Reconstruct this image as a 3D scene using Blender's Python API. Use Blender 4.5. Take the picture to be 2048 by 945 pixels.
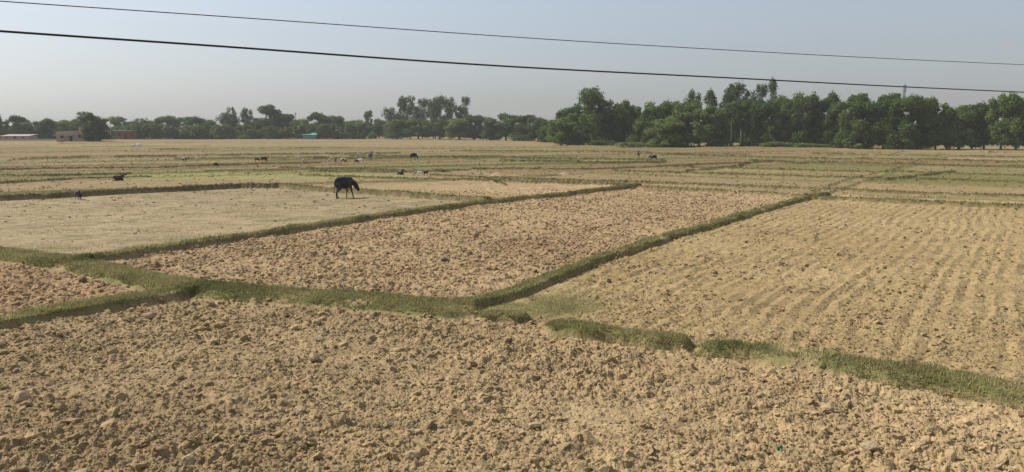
import bpy, bmesh, math, random
import numpy as np
from mathutils import Vector, Matrix, Euler

for o in list(bpy.data.objects): bpy.data.objects.remove(o)
random.seed(7); rng = np.random.default_rng(11)
S = bpy.context.scene
C = S.collection
R = math.radians

# ------------------------------------------------------------------ camera, sky, sun, exposure
EYE = 4.46; F = 1607.0; HOR = 258.0
PITCH = math.atan((472.5-HOR)/F)
cd = bpy.data.cameras.new('camera'); cam = bpy.data.objects.new('camera', cd); C.objects.link(cam)
cam.location = (0, 0, EYE); cam.rotation_euler = (math.pi/2-PITCH, 0, 0)
cd.sensor_fit = 'HORIZONTAL'; cd.sensor_width = 36; cd.lens = 36*F/2048
cd.clip_start = 0.1; cd.clip_end = 9000
S.camera = cam
SUN_EL = R(46); SUN_AZ = R(-68)          # azimuth measured from +Y (view direction), negative = left
sd = Vector((math.sin(SUN_AZ)*math.cos(SUN_EL), math.cos(SUN_AZ)*math.cos(SUN_EL), math.sin(SUN_EL)))
w = bpy.data.worlds.new('World'); S.world = w; w.use_nodes = True
nt = w.node_tree; bg = nt.nodes['Background']
sky = nt.nodes.new('ShaderNodeTexSky'); sky.sky_type = 'NISHITA'; sky.sun_disc = False
sky.sun_elevation = SUN_EL; sky.sun_rotation = SUN_AZ
sky.altitude = 100; sky.air_density = 1.2; sky.dust_density = 2.0; sky.ozone_density = 2.0
hs = nt.nodes.new('ShaderNodeHueSaturation'); hs.inputs['Saturation'].default_value = .42
tint = nt.nodes.new('ShaderNodeMix'); tint.data_type = 'RGBA'; tint.blend_type = 'MULTIPLY'; tint.inputs['Factor'].default_value = 1
tint.inputs['B'].default_value = (.935, .985, 1.085, 1)
nt.links.new(sky.outputs[0], hs.inputs['Color']); nt.links.new(hs.outputs[0], tint.inputs['A']); nt.links.new(tint.outputs['Result'], bg.inputs[0]); bg.inputs[1].default_value = 0.087
sl = bpy.data.lights.new('sun', 'SUN'); sl.energy = 3.9; sl.angle = R(0.7); sl.color = (1, 0.93, 0.82)
so = bpy.data.objects.new('sun', sl); C.objects.link(so)
so.rotation_euler = (-sd).to_track_quat('-Z', 'Y').to_euler()
S.view_settings.view_transform = 'Standard'; S.view_settings.look = 'None'
S.view_settings.gamma = 1; S.view_settings.use_curve_mapping = False
S.view_settings.exposure = 0.42
S.render.engine = 'CYCLES'
S.cycles.volume_bounces = 2

# ------------------------------------------------------------------ helpers
CP, SP = math.cos(PITCH), math.sin(PITCH)
def at(x, y, z=0.0):
    """where the photo shows this spot of the ground (x right, y ahead), metres"""
    a = (x-1024)/F; b = -(y-472.5)/F
    dy = CP+b*SP; dz = -SP+b*CP
    t = (z-EYE)/dz
    return (a*t, dy*t)
def ray_at(x, y, depth):
    a = (x-1024)/F; b = -(y-472.5)/F
    dy = CP+b*SP; dz = -SP+b*CP
    t = depth/dy
    return Vector((a*t, depth, EYE+dz*t))

def tag(o, label=None, cat=None, group=None, kind=None):
    if label: o['label'] = label
    if cat: o['category'] = cat
    if group: o['group'] = group
    if kind: o['kind'] = kind
    return o
def empty(name, loc=(0, 0, 0), rz=0, s=1):
    o = bpy.data.objects.new(name, None); C.objects.link(o)
    o.location = loc; o.rotation_euler = (0, 0, rz); o.scale = (s, s, s); o.empty_display_size = .3
    return o
def obj(name, me, mat=None, parent=None):
    o = bpy.data.objects.new(name, me); C.objects.link(o)
    if mat and not me.materials: me.materials.append(mat)
    if parent: o.parent = parent
    return o
def mesh_np(name, v, f, smooth=False):
    """v (n,3); f (m,k) faces with constant k"""
    me = bpy.data.meshes.new(name)
    v = np.ascontiguousarray(v, np.float32); f = np.ascontiguousarray(f, np.int32)
    me.vertices.add(len(v)); me.vertices.foreach_set('co', v.ravel())
    k = f.shape[1]
    me.loops.add(f.size); me.loops.foreach_set('vertex_index', f.ravel())
    me.polygons.add(len(f))
    me.polygons.foreach_set('loop_start', np.arange(len(f), dtype=np.int32)*k)
    me.polygons.foreach_set('loop_total', np.full(len(f), k, np.int32))
    me.polygons.foreach_set('use_smooth', np.full(len(f), smooth))
    me.update(calc_edges=True)
    return me
def vcol(me, col, name='Col'):
    a = me.color_attributes.new(name, 'FLOAT_COLOR', 'POINT')
    c = np.ones((len(col), 4), np.float32); c[:, :3] = col
    a.data.foreach_set('color', c.ravel())
def bm_obj(name, bm, mat, parent=None, smooth=False):
    me = bpy.data.meshes.new(name); bm.to_mesh(me); bm.free()
    for p in me.polygons: p.use_smooth = smooth
    return obj(name, me, mat, parent)
def add_box(bm, x0, x1, y0, y1, z0, z1, M=None):
    vs = [bm.verts.new(Vector(c)) for c in [(x0,y0,z0),(x1,y0,z0),(x1,y1,z0),(x0,y1,z0),(x0,y0,z1),(x1,y0,z1),(x1,y1,z1),(x0,y1,z1)]]
    for q in [(0,3,2,1),(4,5,6,7),(0,1,5,4),(1,2,6,5),(2,3,7,6),(3,0,4,7)]: bm.faces.new([vs[i] for i in q])
    if M is not None:
        for v in vs: v.co = M @ v.co
def add_tube(bm, pts, rad, n=6):
    pts = [Vector(p) for p in pts]
    if not hasattr(rad, '__len__'): rad = [rad]*len(pts)
    rings = []
    for i, p in enumerate(pts):
        d = (pts[min(i+1, len(pts)-1)]-pts[max(i-1, 0)]).normalized()
        a = d.cross(Vector((0.31, 0.2, 1) if abs(d.z) < .9 else Vector((1, 0, 0)))).normalized(); b = d.cross(a)
        rings.append([bm.verts.new(p+(a*math.cos(k*2*math.pi/n)+b*math.sin(k*2*math.pi/n))*rad[i]) for k in range(n)])
    for r0, r1 in zip(rings, rings[1:]):
        for k in range(n): bm.faces.new([r0[k], r0[(k+1) % n], r1[(k+1) % n], r1[k]])
    bm.faces.new(rings[0][::-1]); bm.faces.new(rings[-1])

# noise -----------------------------------------------------------
def h2(ix, iy, seed):
    with np.errstate(over='ignore'):
        h = (ix.astype(np.int64)*374761393+iy.astype(np.int64)*668265263+seed*1442695041).astype(np.uint64) & np.uint64(0xffffffff)
        h = ((h ^ (h >> np.uint64(13)))*np.uint64(1274126177)) & np.uint64(0xffffffff)
        h = ((h ^ (h >> np.uint64(16)))*np.uint64(2246822519)) & np.uint64(0xffffffff)
        h = h ^ (h >> np.uint64(15))
    return (h & np.uint64(0xffffff)).astype(np.float32)/16777216.0
def vnoise(x, y, s, seed=0):
    x = x/s; y = y/s
    ix = np.floor(x); iy = np.floor(y); fx = (x-ix).astype(np.float32); fy = (y-iy).astype(np.float32)
    ix = ix.astype(np.int64); iy = iy.astype(np.int64)
    fx = fx*fx*(3-2*fx); fy = fy*fy*(3-2*fy)
    a = h2(ix, iy, seed); b = h2(ix+1, iy, seed); c = h2(ix, iy+1, seed); d = h2(ix+1, iy+1, seed)
    return (a+(b-a)*fx)*(1-fy)+(c+(d-c)*fx)*fy
def fbm(x, y, s, seed=0, n=3):
    t = 0; a = 1; tot = 0
    for i in range(n):
        t = t+a*vnoise(x, y, s/2**i, seed+i*17); tot += a; a *= .55
    return t/tot
def clods(x, y, s, seed, dens=.7):
    X = x/s; Y = y/s; ix = np.floor(X).astype(np.int64); iy = np.floor(Y).astype(np.int64)
    out = np.zeros(x.shape, np.float32)
    for i in (-1, 0, 1):
        for j in (-1, 0, 1):
            cx = ix+i; cy = iy+j
            ok = h2(cx, cy, seed+3) < dens
            dx = X-cx-h2(cx, cy, seed); dy = Y-cy-h2(cx, cy, seed+1)
            r = .28+.5*h2(cx, cy, seed+2)**2
            an = h2(cx, cy, seed+4)*6.283; c_ = np.cos(an); s_ = np.sin(an)
            a = (dx*c_+dy*s_)/r; b = (-dx*s_+dy*c_)/(r*(.6+.4*h2(cx, cy, seed+5)))
            d = np.maximum(np.maximum(np.abs(a), np.abs(b)), np.abs(a+b)*.72)
            top = .75+.35*(a*(h2(cx, cy, seed+6)-.5)+b*(h2(cx, cy, seed+7)-.5))
            h = np.minimum(np.clip(1-d, 0, 1)*2.2, top)*r
            out = np.where(ok & (h > out), h, out)
    return out*s

# ------------------------------------------------------------------ layout of the fields (world metres)
UD = np.array([0.54, 0.8417]); VD = np.array([0.8417, -0.54])      # along / across the plough rows
def uv(p): return (p[0]*UD[0]+p[1]*UD[1], p[0]*VD[0]+p[1]*VD[1])
# bunds: photo-traced ground polylines; width (half, m), height, grassiness
BUNDS = [
 # main near bund, left half
 ([(-260,470),(-100,492),(0,507),(70,516),(150,528),(240,546),(350,570),(450,582),(560,589),(660,594),(760,603),(860,611),(905,615)], .64, .18, 1.0),
 # small piece
 ([(985,633),(1010,635),(1035,635)], .27, .15, 1.0),
 # right half, in two pieces
 ([(1128,657),(1160,661),(1230,668),(1300,677),(1356,685)], .34, .22, 1.0),
 ([(1432,694),(1500,700),(1600,713),(1720,733),(1850,755),(1960,772),(2060,790),(2300,830)], .42, .22, 1.0),
 # diagonal bund between the two ploughed fields
 ([(930,610),(1000,592),(1060,572),(1100,556),(1200,517),(1300,483),(1400,456),(1500,426),(1600,399),(1650,388)], .28, .19, .95),
 # long diagonal bund, left field / middle field
 ([(165,522),(270,505),(400,485),(500,472),(600,455),(700,440),(800,425),(950,406),(1100,391),(1200,380),(1275,371)], .26, .21, .9),
 # bund at lower left
 ([(-300,700),(-120,668),(0,645),(80,629),(200,609),(330,589),(390,580)], .30, .21, 1.0),
 # far edge of the fallow field
 ([(-400,412),(0,394),(150,387),(250,381),(400,375),(480,371),(560,371),(640,377),(720,382),(860,392),(975,400)], .22, .34, .8),
 # far edge of the ploughed fields
 ([(1270,374),(1400,381),(1500,386),(1620,395),(1750,400),(1900,407),(2048,414),(2400,430)], .26, .24, .8),
]
NEARN = len(BUNDS)
FARB = [[(960,358),(1264,366),(1564,377),(1774,387),(2048,396),(2300,405)], [(1224,345),(1474,351),(1694,358),(1874,362),(2048,369),(2300,378)],
 [(870,342),(1024,340),(1174,341),(1374,333),(1499,328)], [(1324,335),(1524,339),(1724,344),(2048,355),(2300,363)], [(1499,326),(1724,330),(2048,337),(2300,341)],
 [(1624,309),(2048,316),(2200,318)], [(1324,311),(1674,320),(2048,327)], [(1604,392),(1674,367),(1749,347),(1824,327),(1860,316)], [(1370,345),(1450,336),(1520,327)],
 [(-200,345),(120,338),(300,336),(500,330),(640,327)], [(-200,354),(0,352),(100,351),(260,348)], [(-200,375),(0,367),(110,361),(200,357),(300,355)], [(240,315),(420,313),(560,311),(800,308)],
 [(600,352),(750,357),(900,362),(1100,368),(1265,373)], [(620,343),(760,345),(900,344)], [(350,322),(700,318),(1000,313)], [(560,338),(700,339),(800,341)], [(700,314),(1100,319),(1330,323)],
 [(900,303),(1200,306),(1500,311)], [(300,300),(700,297)], [(1000,325),(1200,327),(1330,326)], [(40,322),(200,318),(350,317)], [(860,352),(960,357),(1010,372)], [(1770,362),(1860,352),(1910,345)]]
BW = [([at(*p, hh*.6) for p in pl], hw, hh, g) for pl, hw, hh, g in BUNDS]+[([at(*p) for p in pl], (.30 if pl[0][1] < 335 else .19) if pl[0] != (1604,392) else .2, (.28 if pl[0][1] < 335 else .17) if pl[0] != (1604,392) else .06, 1.0 if pl[0] != (1604,392) else .45) for pl in FARB]
# field polygons (photo-traced corners put on the ground)
def poly(pts): return np.array([at(*p) for p in pts])
P_MID = poly([(170,521),(600,455),(950,406),(1275,372),(1620,394),(1200,516),(925,614),(640,590),(400,575),(240,545)])
P_RIGHT = poly([(925,614),(1200,516),(1620,394),(2048,412),(2600,440),(2500,860),(2048,785),(1700,728),(1400,688),(1100,650)])
P_FALLOW = poly([(-500,416),(0,394),(250,381),(480,371),(560,371),(720,382),(975,400),(600,455),(170,521),(0,506),(-260,470),(-500,440)])
P_LEFT = poly([(-260,470),(0,507),(240,546),(390,580),(200,609),(0,645),(-300,700),(-800,800),(-800,430)])
def inside(P, x, y):
    r = np.zeros(x.shape, bool); n = len(P)
    for i in range(n):
        x0, y0 = P[i]; x1, y1 = P[(i+1) % n]
        if y0 == y1: continue
        c = ((y0 > y) != (y1 > y)) & (x < (x1-x0)*(y-y0)/(y1-y0)+x0)
        r ^= c
    return r
def seg_dist(x, y, pts):
    best = np.full(x.shape, 1e9, np.float32)
    for (x0, y0), (x1, y1) in zip(pts, pts[1:]):
        dx, dy = x1-x0, y1-y0; L = dx*dx+dy*dy
        t = np.clip(((x-x0)*dx+(y-y0)*dy)/L, 0, 1)
        d = np.hypot(x-x0-t*dx, y-y0-t*dy)
        best = np.minimum(best, d)
    return best
# the patchwork of small plots farther out: two families of straight bunds
UF = uv(at(1270, 374))[0]
u_r = UF+np.cumsum([0, 14, 11, 9, 16, 12, 8, 15, 22, 12, 19, 26, 15, 24, 18, 30, 22, 40, 60, 60])
LD = np.array([1.0, .50]); LD /= np.linalg.norm(LD); LN = np.array([-LD[1], LD[0]])    # left family direction / normal
l0 = np.array(at(300, 377)) @ LN
n_l = l0+np.cumsum([0, 15, 9, 7, 12, 10, 16, 12, 20, 14, 24, 18, 30, 26, 40, 60, 60])
V3 = uv(at(1275, 371))[1]; V2 = uv(at(1650, 388))[1]
def far_cells(x, y):
    """cell hash ids and the distance to the nearest plot bund"""
    u = x*UD[0]+y*UD[1]; v = x*VD[0]+y*VD[1]
    n = x*LN[0]+y*LN[1]; t = x*LD[0]+y*LD[1]
    wob = (vnoise(x, y, 9, 71)-.5)*1.4
    u = u+wob; n = n+wob
    left = (v < V3-4+(vnoise(x, y, 60, 5)-.5)*24)
    iu = np.searchsorted(u_r, u); il = np.searchsorted(n_l, n)
    du = np.min(np.abs(u[..., None]-u_r), -1); dn = np.min(np.abs(n[..., None]-n_l), -1)
    # cross bunds
    cu = np.array([22., 34, 27, 41, 30])[iu % 5]; off = (iu//3)*13.0
    vv = v-V2+off*(iu > 5)
    cv = np.floor(vv/cu); dv = np.minimum(vv-cv*cu, (cv+1)*cu-vv)
    cl = np.array([38., 52, 45, 60])[il % 4]; tt = t+il*17.0
    ct = np.floor(tt/cl); dt = np.minimum(tt-ct*cl, (ct+1)*cl-tt)
    d1 = np.where(left, dn, du); d2 = np.where(left, dt, dv)+.18
    ida = np.where(left, il+100, iu).astype(np.int64); idb = np.where(left, ct, cv).astype(np.int64)
    return ida, idb, np.minimum(d1, d2*1.15+.05)
PLOUGH, TILLED, FALLOW, RED, FAR = 1, 2, 3, 4, 5
def zone(x, y):
    z = np.full(x.shape, PLOUGH, np.int8)
    far = (x*UD[0]+y*UD[1] > UF)
    pf = np.array(at(0, 394)); 
    far |= (y > at(0, 391)[1]+.5*(x-at(0, 391)[0])) & (x < 3) & (y > 45)
    z[far] = FAR
    z[inside(P_LEFT, x, y)] = RED
    z[inside(P_FALLOW, x, y)] = FALLOW
    z[inside(P_RIGHT, x, y)] = TILLED
    z[inside(P_MID, x, y)] = RED+2   # 6 = middle plough
    return z
MID = 6
PAL = np.array([[.355,.265,.165],[.33,.235,.145],[.36,.29,.17],[.28,.25,.125],[.31,.27,.145],[.385,.30,.19],[.34,.235,.15],[.25,.225,.105],[.32,.28,.155]])
def terrain(x, y, fine=True, spacing=None, color=False):
    x = np.asarray(x, np.float64); y = np.asarray(y, np.float64)
    d = np.hypot(x, y)
    if spacing is None: spacing = np.full(x.shape, .02)
    z = zone(x, y)
    # big gentle unevenness
    H = (fbm(x, y, 26, 3, 2)-.5)*.16
    # bunds
    bump = np.zeros(x.shape, np.float32); grass = np.zeros(x.shape, np.float32); flat = np.zeros(x.shape, np.float32)
    wv = (vnoise(x, y, 1.3, 21)-.5)*.34+(vnoise(x, y, .4, 22)-.5)*.16
    gn = fbm(x, y, .9, 31, 2)
    for pts, hw, hh, g in BW:
        P = np.array(pts)
        m = (x > P[:, 0].min()-3) & (x < P[:, 0].max()+3) & (y > P[:, 1].min()-3) & (y < P[:, 1].max()+3)
        if not m.any(): continue
        isf = P[:, 1].min() > 52
        dd = seg_dist(x[m], y[m], pts)+wv[m]*min(1, hw/.4)*(.5 if isf else 1)
        t = np.clip((hw*1.25-dd)/(hw*.62), 0, 1); t = t*t*(3-2*t)
        bump[m] = np.maximum(bump[m], t*hh*(.8+.4*gn[m]))
        gg = np.clip((hw*1.22-dd)/.14, 0, 1)*g
        grass[m] = np.maximum(grass[m], gg*(1 if isf else np.clip((gn[m]-.16)*6, .1, 1)))
        flat[m] = np.maximum(flat[m], np.clip((hw*1.5-dd)/.3, 0, 1))
    farm = (z == FAR)
    cellcol = None
    if farm.any():
        ia, ib, dc = far_cells(x[farm], y[farm])
        dcw = dc+wv[farm]*.8
        hwf = .30+.25*h2(ia, ib*0, 9)
        t = np.clip((hwf*1.5-dcw)/(hwf*.8), 0, 1); t = t*t*(3-2*t)
        keep = .6+.4*h2(ia, ib, 55)
        bump[farm] = np.maximum(bump[farm], t*.14*keep)
        grass[farm] = np.maximum(grass[farm], np.clip((hwf*1.5-dcw)/.3, 0, 1)*keep*.55)
        ch = h2(ia, ib, 77)
        # level step from plot to plot
        stp = (h2(ia, ib, 33)-.5)*.22
        H[farm] += stp*np.clip((d[farm]-60)/30, 0, 1)
        cellcol = PAL[(ch*len(PAL)).astype(int) % len(PAL)]*(.92+.2*h2(ia, ib, 78))[:, None]
        rough_far = np.where(h2(ia, ib, 79) > .6, .06, .015)
    # sparse thin grass where the bunds meet
    gx, gy = at(1085, 612); dj = np.hypot((x-gx)*.6, (y-gy)*.8)
    tj = np.clip(1.5-dj, 0, 1)
    grass = np.maximum(grass, tj*.75*np.clip((gn-.30)*5, 0, 1)); flat = np.maximum(flat, tj*.8)
    H = H+bump
    # clods
    amp = np.zeros(x.shape, np.float32)
    amp[z == PLOUGH] = 1.0; amp[z == RED] = .95; amp[z == MID] = .95; amp[z == TILLED] = .55; amp[z == FALLOW] = .10
    if farm.any(): amp[farm] = rough_far*8
    amp = amp*(1-flat*.85)
    patch = .25+1.5*fbm(x, y, 2.0, 41, 3)
    if fine:
        ca = np.clip(1.6-spacing/.10, 0, 1); cb = np.clip(1.6-spacing/.05, 0, 1)
        c = (clods(x, y, .26, 101, .25)*.36+clods(x+3, y, .13, 131, .6)*.55)*ca
        rid = 1-np.abs(fbm(x, y, .22, 301, 3)-.5)*5; c -= np.clip(rid, 0, 1)*.035*ca
        c += (clods(x, y+5, .06, 151, .85)*.8+vnoise(x, y, .05, 161)*.012)*cb
        c += (fbm(x, y, .5, 171, 3)-.5)*.13
        c += (vnoise(x, y, 1.1, 181)-.5)*.07
        H = H+c*amp*patch
        # plough rows of the tilled field
        v = x*VD[0]+y*VD[1]
        rows = np.abs(((v+(vnoise(x, y, 4, 191)-.5)*.35+(vnoise(x, y, .7, 196)-.5)*.14)/.46) % 1-.5)*2
        H = H+np.where(z == TILLED, (rows-.5)*.06*(1-flat)*np.clip(fbm((x*UD[0]+y*UD[1])/3.5, v, .5, 195, 3)*3.2-1.0, .15, 1.4), 0)
        rows2 = np.abs(((v+(vnoise(x, y, 5, 192)-.5)*.8)/1.1) % 1-.5)*2
        H = H+np.where((z == PLOUGH) | (z == MID), (rows2-.5)*.03*(1-flat), 0)
    # mounds of the far grass verge stay low
    if not color: return H
    base = np.empty(x.shape+(3,), np.float32)
    n1 = fbm(x, y, 3.5, 201, 3); n2 = fbm(x, y, .45, 211, 3); n3 = fbm(x, y, 14, 221, 2)
    def mix(a, b, t): return a+(b-a)*t[..., None]
    A = lambda *c: np.array(c, np.float32)
    base[:] = A(.40, .293, .180)
    base[z == PLOUGH] = mix(A(.355,.262,.160), A(.425,.322,.200), np.clip(n1*1.6-.3, 0, 1))[z == PLOUGH]
    base[z == MID] = mix(A(.335,.242,.150), A(.40,.297,.188), np.clip(n1*1.6-.3, 0, 1))[z == MID]
    base[z == RED] = mix(A(.340,.232,.142), A(.395,.280,.178), n1)[z == RED]
    base[z == TILLED] = mix(A(.385,.285,.160), A(.445,.34,.197), np.clip(n1*1.6-.3, 0, 1))[z == TILLED]
    fal = mix(A(.34,.285,.185), A(.405,.345,.225), np.clip(n1*1.8-.4, 0, 1))
    fal = mix(fal, A(.225,.215,.115), np.clip((fbm(x, y*2.2, 1.1, 231, 3)-.56)*6, 0, .75))
    base[z == FALLOW] = fal[z == FALLOW]
    if farm.any():
        cc = cellcol.astype(np.float32)*np.where(ia >= 100, .70, .80)[:, None]
        t = np.clip((n3[farm]-.5)*2.2, 0, .4)*h2(ia, ib, 81)
        base[farm] = cc*(1-t[:, None])+A(.24,.235,.10)*t[:, None]
        base[farm] *= A(.93, .90, .84)*(.86+.28*n1[farm])[:, None]
        # the strip of fresh green beside the fallow field
        g1 = inside(poly([(170,352),(420,344),(700,346),(860,352),(700,358),(420,360),(240,360)]), x[farm], y[farm])
        sel = np.where(farm)[0] if x.ndim == 1 else None
        tmp = base[farm]; tmp[g1] = tmp[g1]*.25+A(.27,.27,.105)*.75; base[farm] = tmp
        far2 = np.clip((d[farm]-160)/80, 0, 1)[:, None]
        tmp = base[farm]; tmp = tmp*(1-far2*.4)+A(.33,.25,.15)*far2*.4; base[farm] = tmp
    base[z == PLOUGH] *= (.90+.12*np.clip(x/8+.5, 0, 1))[z == PLOUGH][:, None]
    base *= (.80+.40*n2)[..., None]
    gcol = mix(A(.13,.145,.05), A(.26,.235,.115), np.clip(fbm(x, y, .7, 241, 3)*1.9-.45, 0, 1))
    g = np.clip(grass, 0, 1)
    gcol = mix(gcol, A(.105,.108,.045), np.clip((d-44)/30, 0, .85))  # far bunds darker olive: shade of their near faces put into the colour
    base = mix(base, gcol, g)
    # weedy specks
    wd = np.clip((fbm(x, y, .6, 251, 2)-.72)*8, 0, .5)*((z == FALLOW) | (z == FAR))
    base = mix(base, A(.17,.18,.075), wd)
    base = base*A(.855, .835, .735)
    base[z == TILLED] *= .82; base[z == FALLOW] *= A(.89, .835, .85)
    return H, base, z, grass

# ------------------------------------------------------------------ ground sheet: fine where the photo looks, coarse elsewhere
ang_f = np.arange(-.66, .66, .00155)
ang = np.concatenate([np.linspace(-math.pi, -.66, 40)[:-1], ang_f, np.linspace(.66, math.pi, 40)])
rr = [0.6]
while rr[-1] < 1500:
    r_ = rr[-1]
    rr.append(r_+(.5 if r_ < 7.5 else (.0023*r_ if r_ < 120 else (.0045*r_ if r_ < 420 else .06*r_))))
rr = np.array(rr)
A_, R_ = np.meshgrid(ang, rr)
GX = (np.sin(A_)*R_).ravel(); GY = (np.cos(A_)*R_).ravel()
sp = np.maximum(.0021*R_, .016).ravel()
sp[(np.abs(A_).ravel() > .67) | (R_.ravel() < 7.4)] = .5
Hh, Col, Zn, Gr = terrain(GX, GY, True, sp, True)
nr, na = A_.shape
idx = np.arange(nr*na).reshape(nr, na)
q = np.stack([idx[:-1, :-1], idx[:-1, 1:], idx[1:, 1:], idx[1:, :-1]], -1).reshape(-1, 4)[:, ::-1]
gm = mesh_np('ground', np.stack([GX, GY, Hh], 1), q, smooth=False)
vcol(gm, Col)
# closing disc under the camera
def nodes(name, rough=.9):
    m = bpy.data.materials.new(name); m.use_nodes = True
    n = m.node_tree; b = n.nodes['Principled BSDF']; b.inputs['Roughness'].default_value = rough
    b.inputs['Specular IOR Level'].default_value = .25
    return m, n, b
def soil_mat(name, attr=True, col=(.4, .3, .18)):
    m, n, b = nodes(name, .95); b.inputs['Specular IOR Level'].default_value = .1
    tc = n.nodes.new('ShaderNodeTexCoord')
    nz = n.nodes.new('ShaderNodeTexNoise'); nz.inputs['Scale'].default_value = 38; nz.inputs['Detail'].default_value = 5
    nz2 = n.nodes.new('ShaderNodeTexNoise'); nz2.inputs['Scale'].default_value = 4; nz2.inputs['Detail'].default_value = 6
    n.links.new(tc.outputs['Object'], nz.inputs['Vector']); n.links.new(tc.outputs['Object'], nz2.inputs['Vector'])
    mr = n.nodes.new('ShaderNodeMapRange'); mr.inputs['To Min'].default_value = .72; mr.inputs['To Max'].default_value = 1.28
    ad = n.nodes.new('ShaderNodeMath'); ad.operation = 'ADD'
    n.links.new(nz.outputs[0], ad.inputs[0]); n.links.new(nz2.outputs[0], ad.inputs[1])
    mr.inputs['From Min'].default_value = .6; mr.inputs['From Max'].default_value = 1.4
    n.links.new(ad.outputs[0], mr.inputs['Value'])
    mx = n.nodes.new('ShaderNodeVectorMath'); mx.operation = 'SCALE'
    if attr:
        at_ = n.nodes.new('ShaderNodeAttribute'); at_.attribute_name = 'Col'; n.links.new(at_.outputs['Color'], mx.inputs[0])
    else: mx.inputs[0].default_value = col
    n.links.new(mr.outputs[0], mx.inputs['Scale']); n.links.new(mx.outputs[0], b.inputs['Base Color'])
    bp = n.nodes.new('ShaderNodeBump'); bp.inputs['Strength'].default_value = .55; bp.inputs['Distance'].default_value = .03
    n.links.new(nz.outputs[0], bp.inputs['Height']); n.links.new(bp.outputs[0], b.inputs['Normal'])
    return m
M_SOIL = soil_mat('soil')
tag(obj('ground', gm, M_SOIL), kind='structure', label='ploughed and fallow field ground divided by low earth ridges')

# ------------------------------------------------------------------ loose clods lying on the ploughed soil
bmi = bmesh.new(); bmesh.ops.create_icosphere(bmi, subdivisions=1, radius=1)
ICO_V = np.array([v.co[:] for v in bmi.verts], np.float32); ICO_F = np.array([[v.index for v in f.verts] for f in bmi.faces], np.int32); bmi.free()
bmi = bmesh.new(); bmesh.ops.create_icosphere(bmi, subdivisions=2, radius=1)
ICO2_V = np.array([v.co[:] for v in bmi.verts], np.float32); ICO2_F = np.array([[v.index for v in f.verts] for f in bmi.faces], np.int32); bmi.free()
def scatter_polar(n, d0, d1, a=.62, power=2.0):
    r = (rng.random(n)*(d1**power-d0**power)+d0**power)**(1/power)
    t = (rng.random(n)*2-1)*a
    return np.sin(t)*r, np.cos(t)*r
def rand_rot(n):
    qn = rng.normal(size=(n, 4)); qn /= np.linalg.norm(qn, axis=1, keepdims=True)
    w_, x, y, z = qn.T
    return np.stack([1-2*(y*y+z*z), 2*(x*y-z*w_), 2*(x*z+y*w_), 2*(x*y+z*w_), 1-2*(x*x+z*z), 2*(y*z-x*w_), 2*(x*z-y*w_), 2*(y*z+x*w_), 1-2*(x*x+y*y)], 1).reshape(n, 3, 3)
def clod_mesh(name, x, y, s, V, Fc, sink=.25, jit=.28):
    n = len(x); k = len(V)
    z, col, zn, gr = terrain(x, y, True, np.maximum(.0021*np.hypot(x, y), .016), True)
    j = 1+rng.normal(size=(n, k, 1))*jit*.5
    sc = np.stack([1+rng.random(n)*.8, .65+rng.random(n)*.4, .40+rng.random(n)*.35], 1)
    v = (V[None]*j)*sc[:, None, :]
    # chop some sides flat so that the lumps are angular
    v = np.clip(v, -.45-.35*rng.random((n, 1, 3)), .45+.35*rng.random((n, 1, 3)))
    sh = rng.normal(size=(n, 1, 2))*.35; v[..., 0] += v[..., 2]*sh[..., 0]; v[..., 1] += v[..., 2]*sh[..., 1]
    ya = rng.random(n)*6.283; tl = rng.normal(size=(2, n))*.32; cy, sy = np.cos(ya), np.sin(ya)
    v = np.stack([v[..., 0]*cy[:, None]-v[..., 1]*sy[:, None], v[..., 0]*sy[:, None]+v[..., 1]*cy[:, None], v[..., 2]], -1)
    v[..., 2] += v[..., 0]*tl[0][:, None]+v[..., 1]*tl[1][:, None]
    v = v*(s*1.25)[:, None, None]
    v[..., 0] += x[:, None]; v[..., 1] += y[:, None]; v[..., 2] += (z+s*(.32-sink))[:, None]
    f = (Fc[None]+(np.arange(n)*k)[:, None, None]).reshape(-1, 3)
    me = mesh_np(name, v.reshape(-1, 3), f)
    c = col*(.92+.26*rng.random((n, 1)))
    vcol(me, np.repeat(c, k, 0))
    return me
def keep_zone(x, y, probs):
    z = zone(x, y); p = np.zeros(len(x))
    for k_, v_ in probs.items(): p[z == k_] = v_
    pt = fbm(x, y, 2.2, 401, 2)
    p *= np.clip(pt*2.4-.35, .25, 1.6)
    _, _, _, g = terrain(x, y, False, None, True)
    p *= np.where(g > .3, .12, 1)
    return rng.random(len(x)) < p
vs = []
sets = [(52000, 8, 22, .013, .034, {PLOUGH: .8, RED: .6, MID: .5, TILLED: .5}, 0),
        (27000, 8, 34, .030, .062, {PLOUGH: .62, RED: .6, MID: .75, TILLED: .22}, 0),
        (52000, 18, 60, .040, .095, {PLOUGH: .3, RED: .5, MID: .85, TILLED: .10}, 0),
        (3800, 8, 40, .06, .105, {PLOUGH: .42, RED: .5, MID: .40, TILLED: .05}, 1),
        (22000, 55, 140, .05, .12, {FAR: .35}, 0)]
for i, (n, d0, d1, s0, s1, pr, big) in enumerate(sets):
    x, y = scatter_polar(n, d0, d1, .64, 1.6)
    k = keep_zone(x, y, pr); x = x[k]; y = y[k]
    s = s0+(s1-s0)*rng.random(len(x))**2
    me = clod_mesh('soil_clods', x, y, s, ICO2_V if big else ICO_V, ICO2_F if big else ICO_F)
    vs.append(me)
# one object for the loose crumbs
bmj = bmesh.new()
for me in vs: bmj.from_mesh(me)
mj = bpy.data.meshes.new('soil_clods'); bmj.to_mesh(mj); bmj.free()
for me in vs: bpy.data.meshes.remove(me)
tag(obj('soil_clods', mj, M_SOIL), kind='stuff', label='loose dry clods scattered over the ploughed soil', cat='soil clods')

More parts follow.
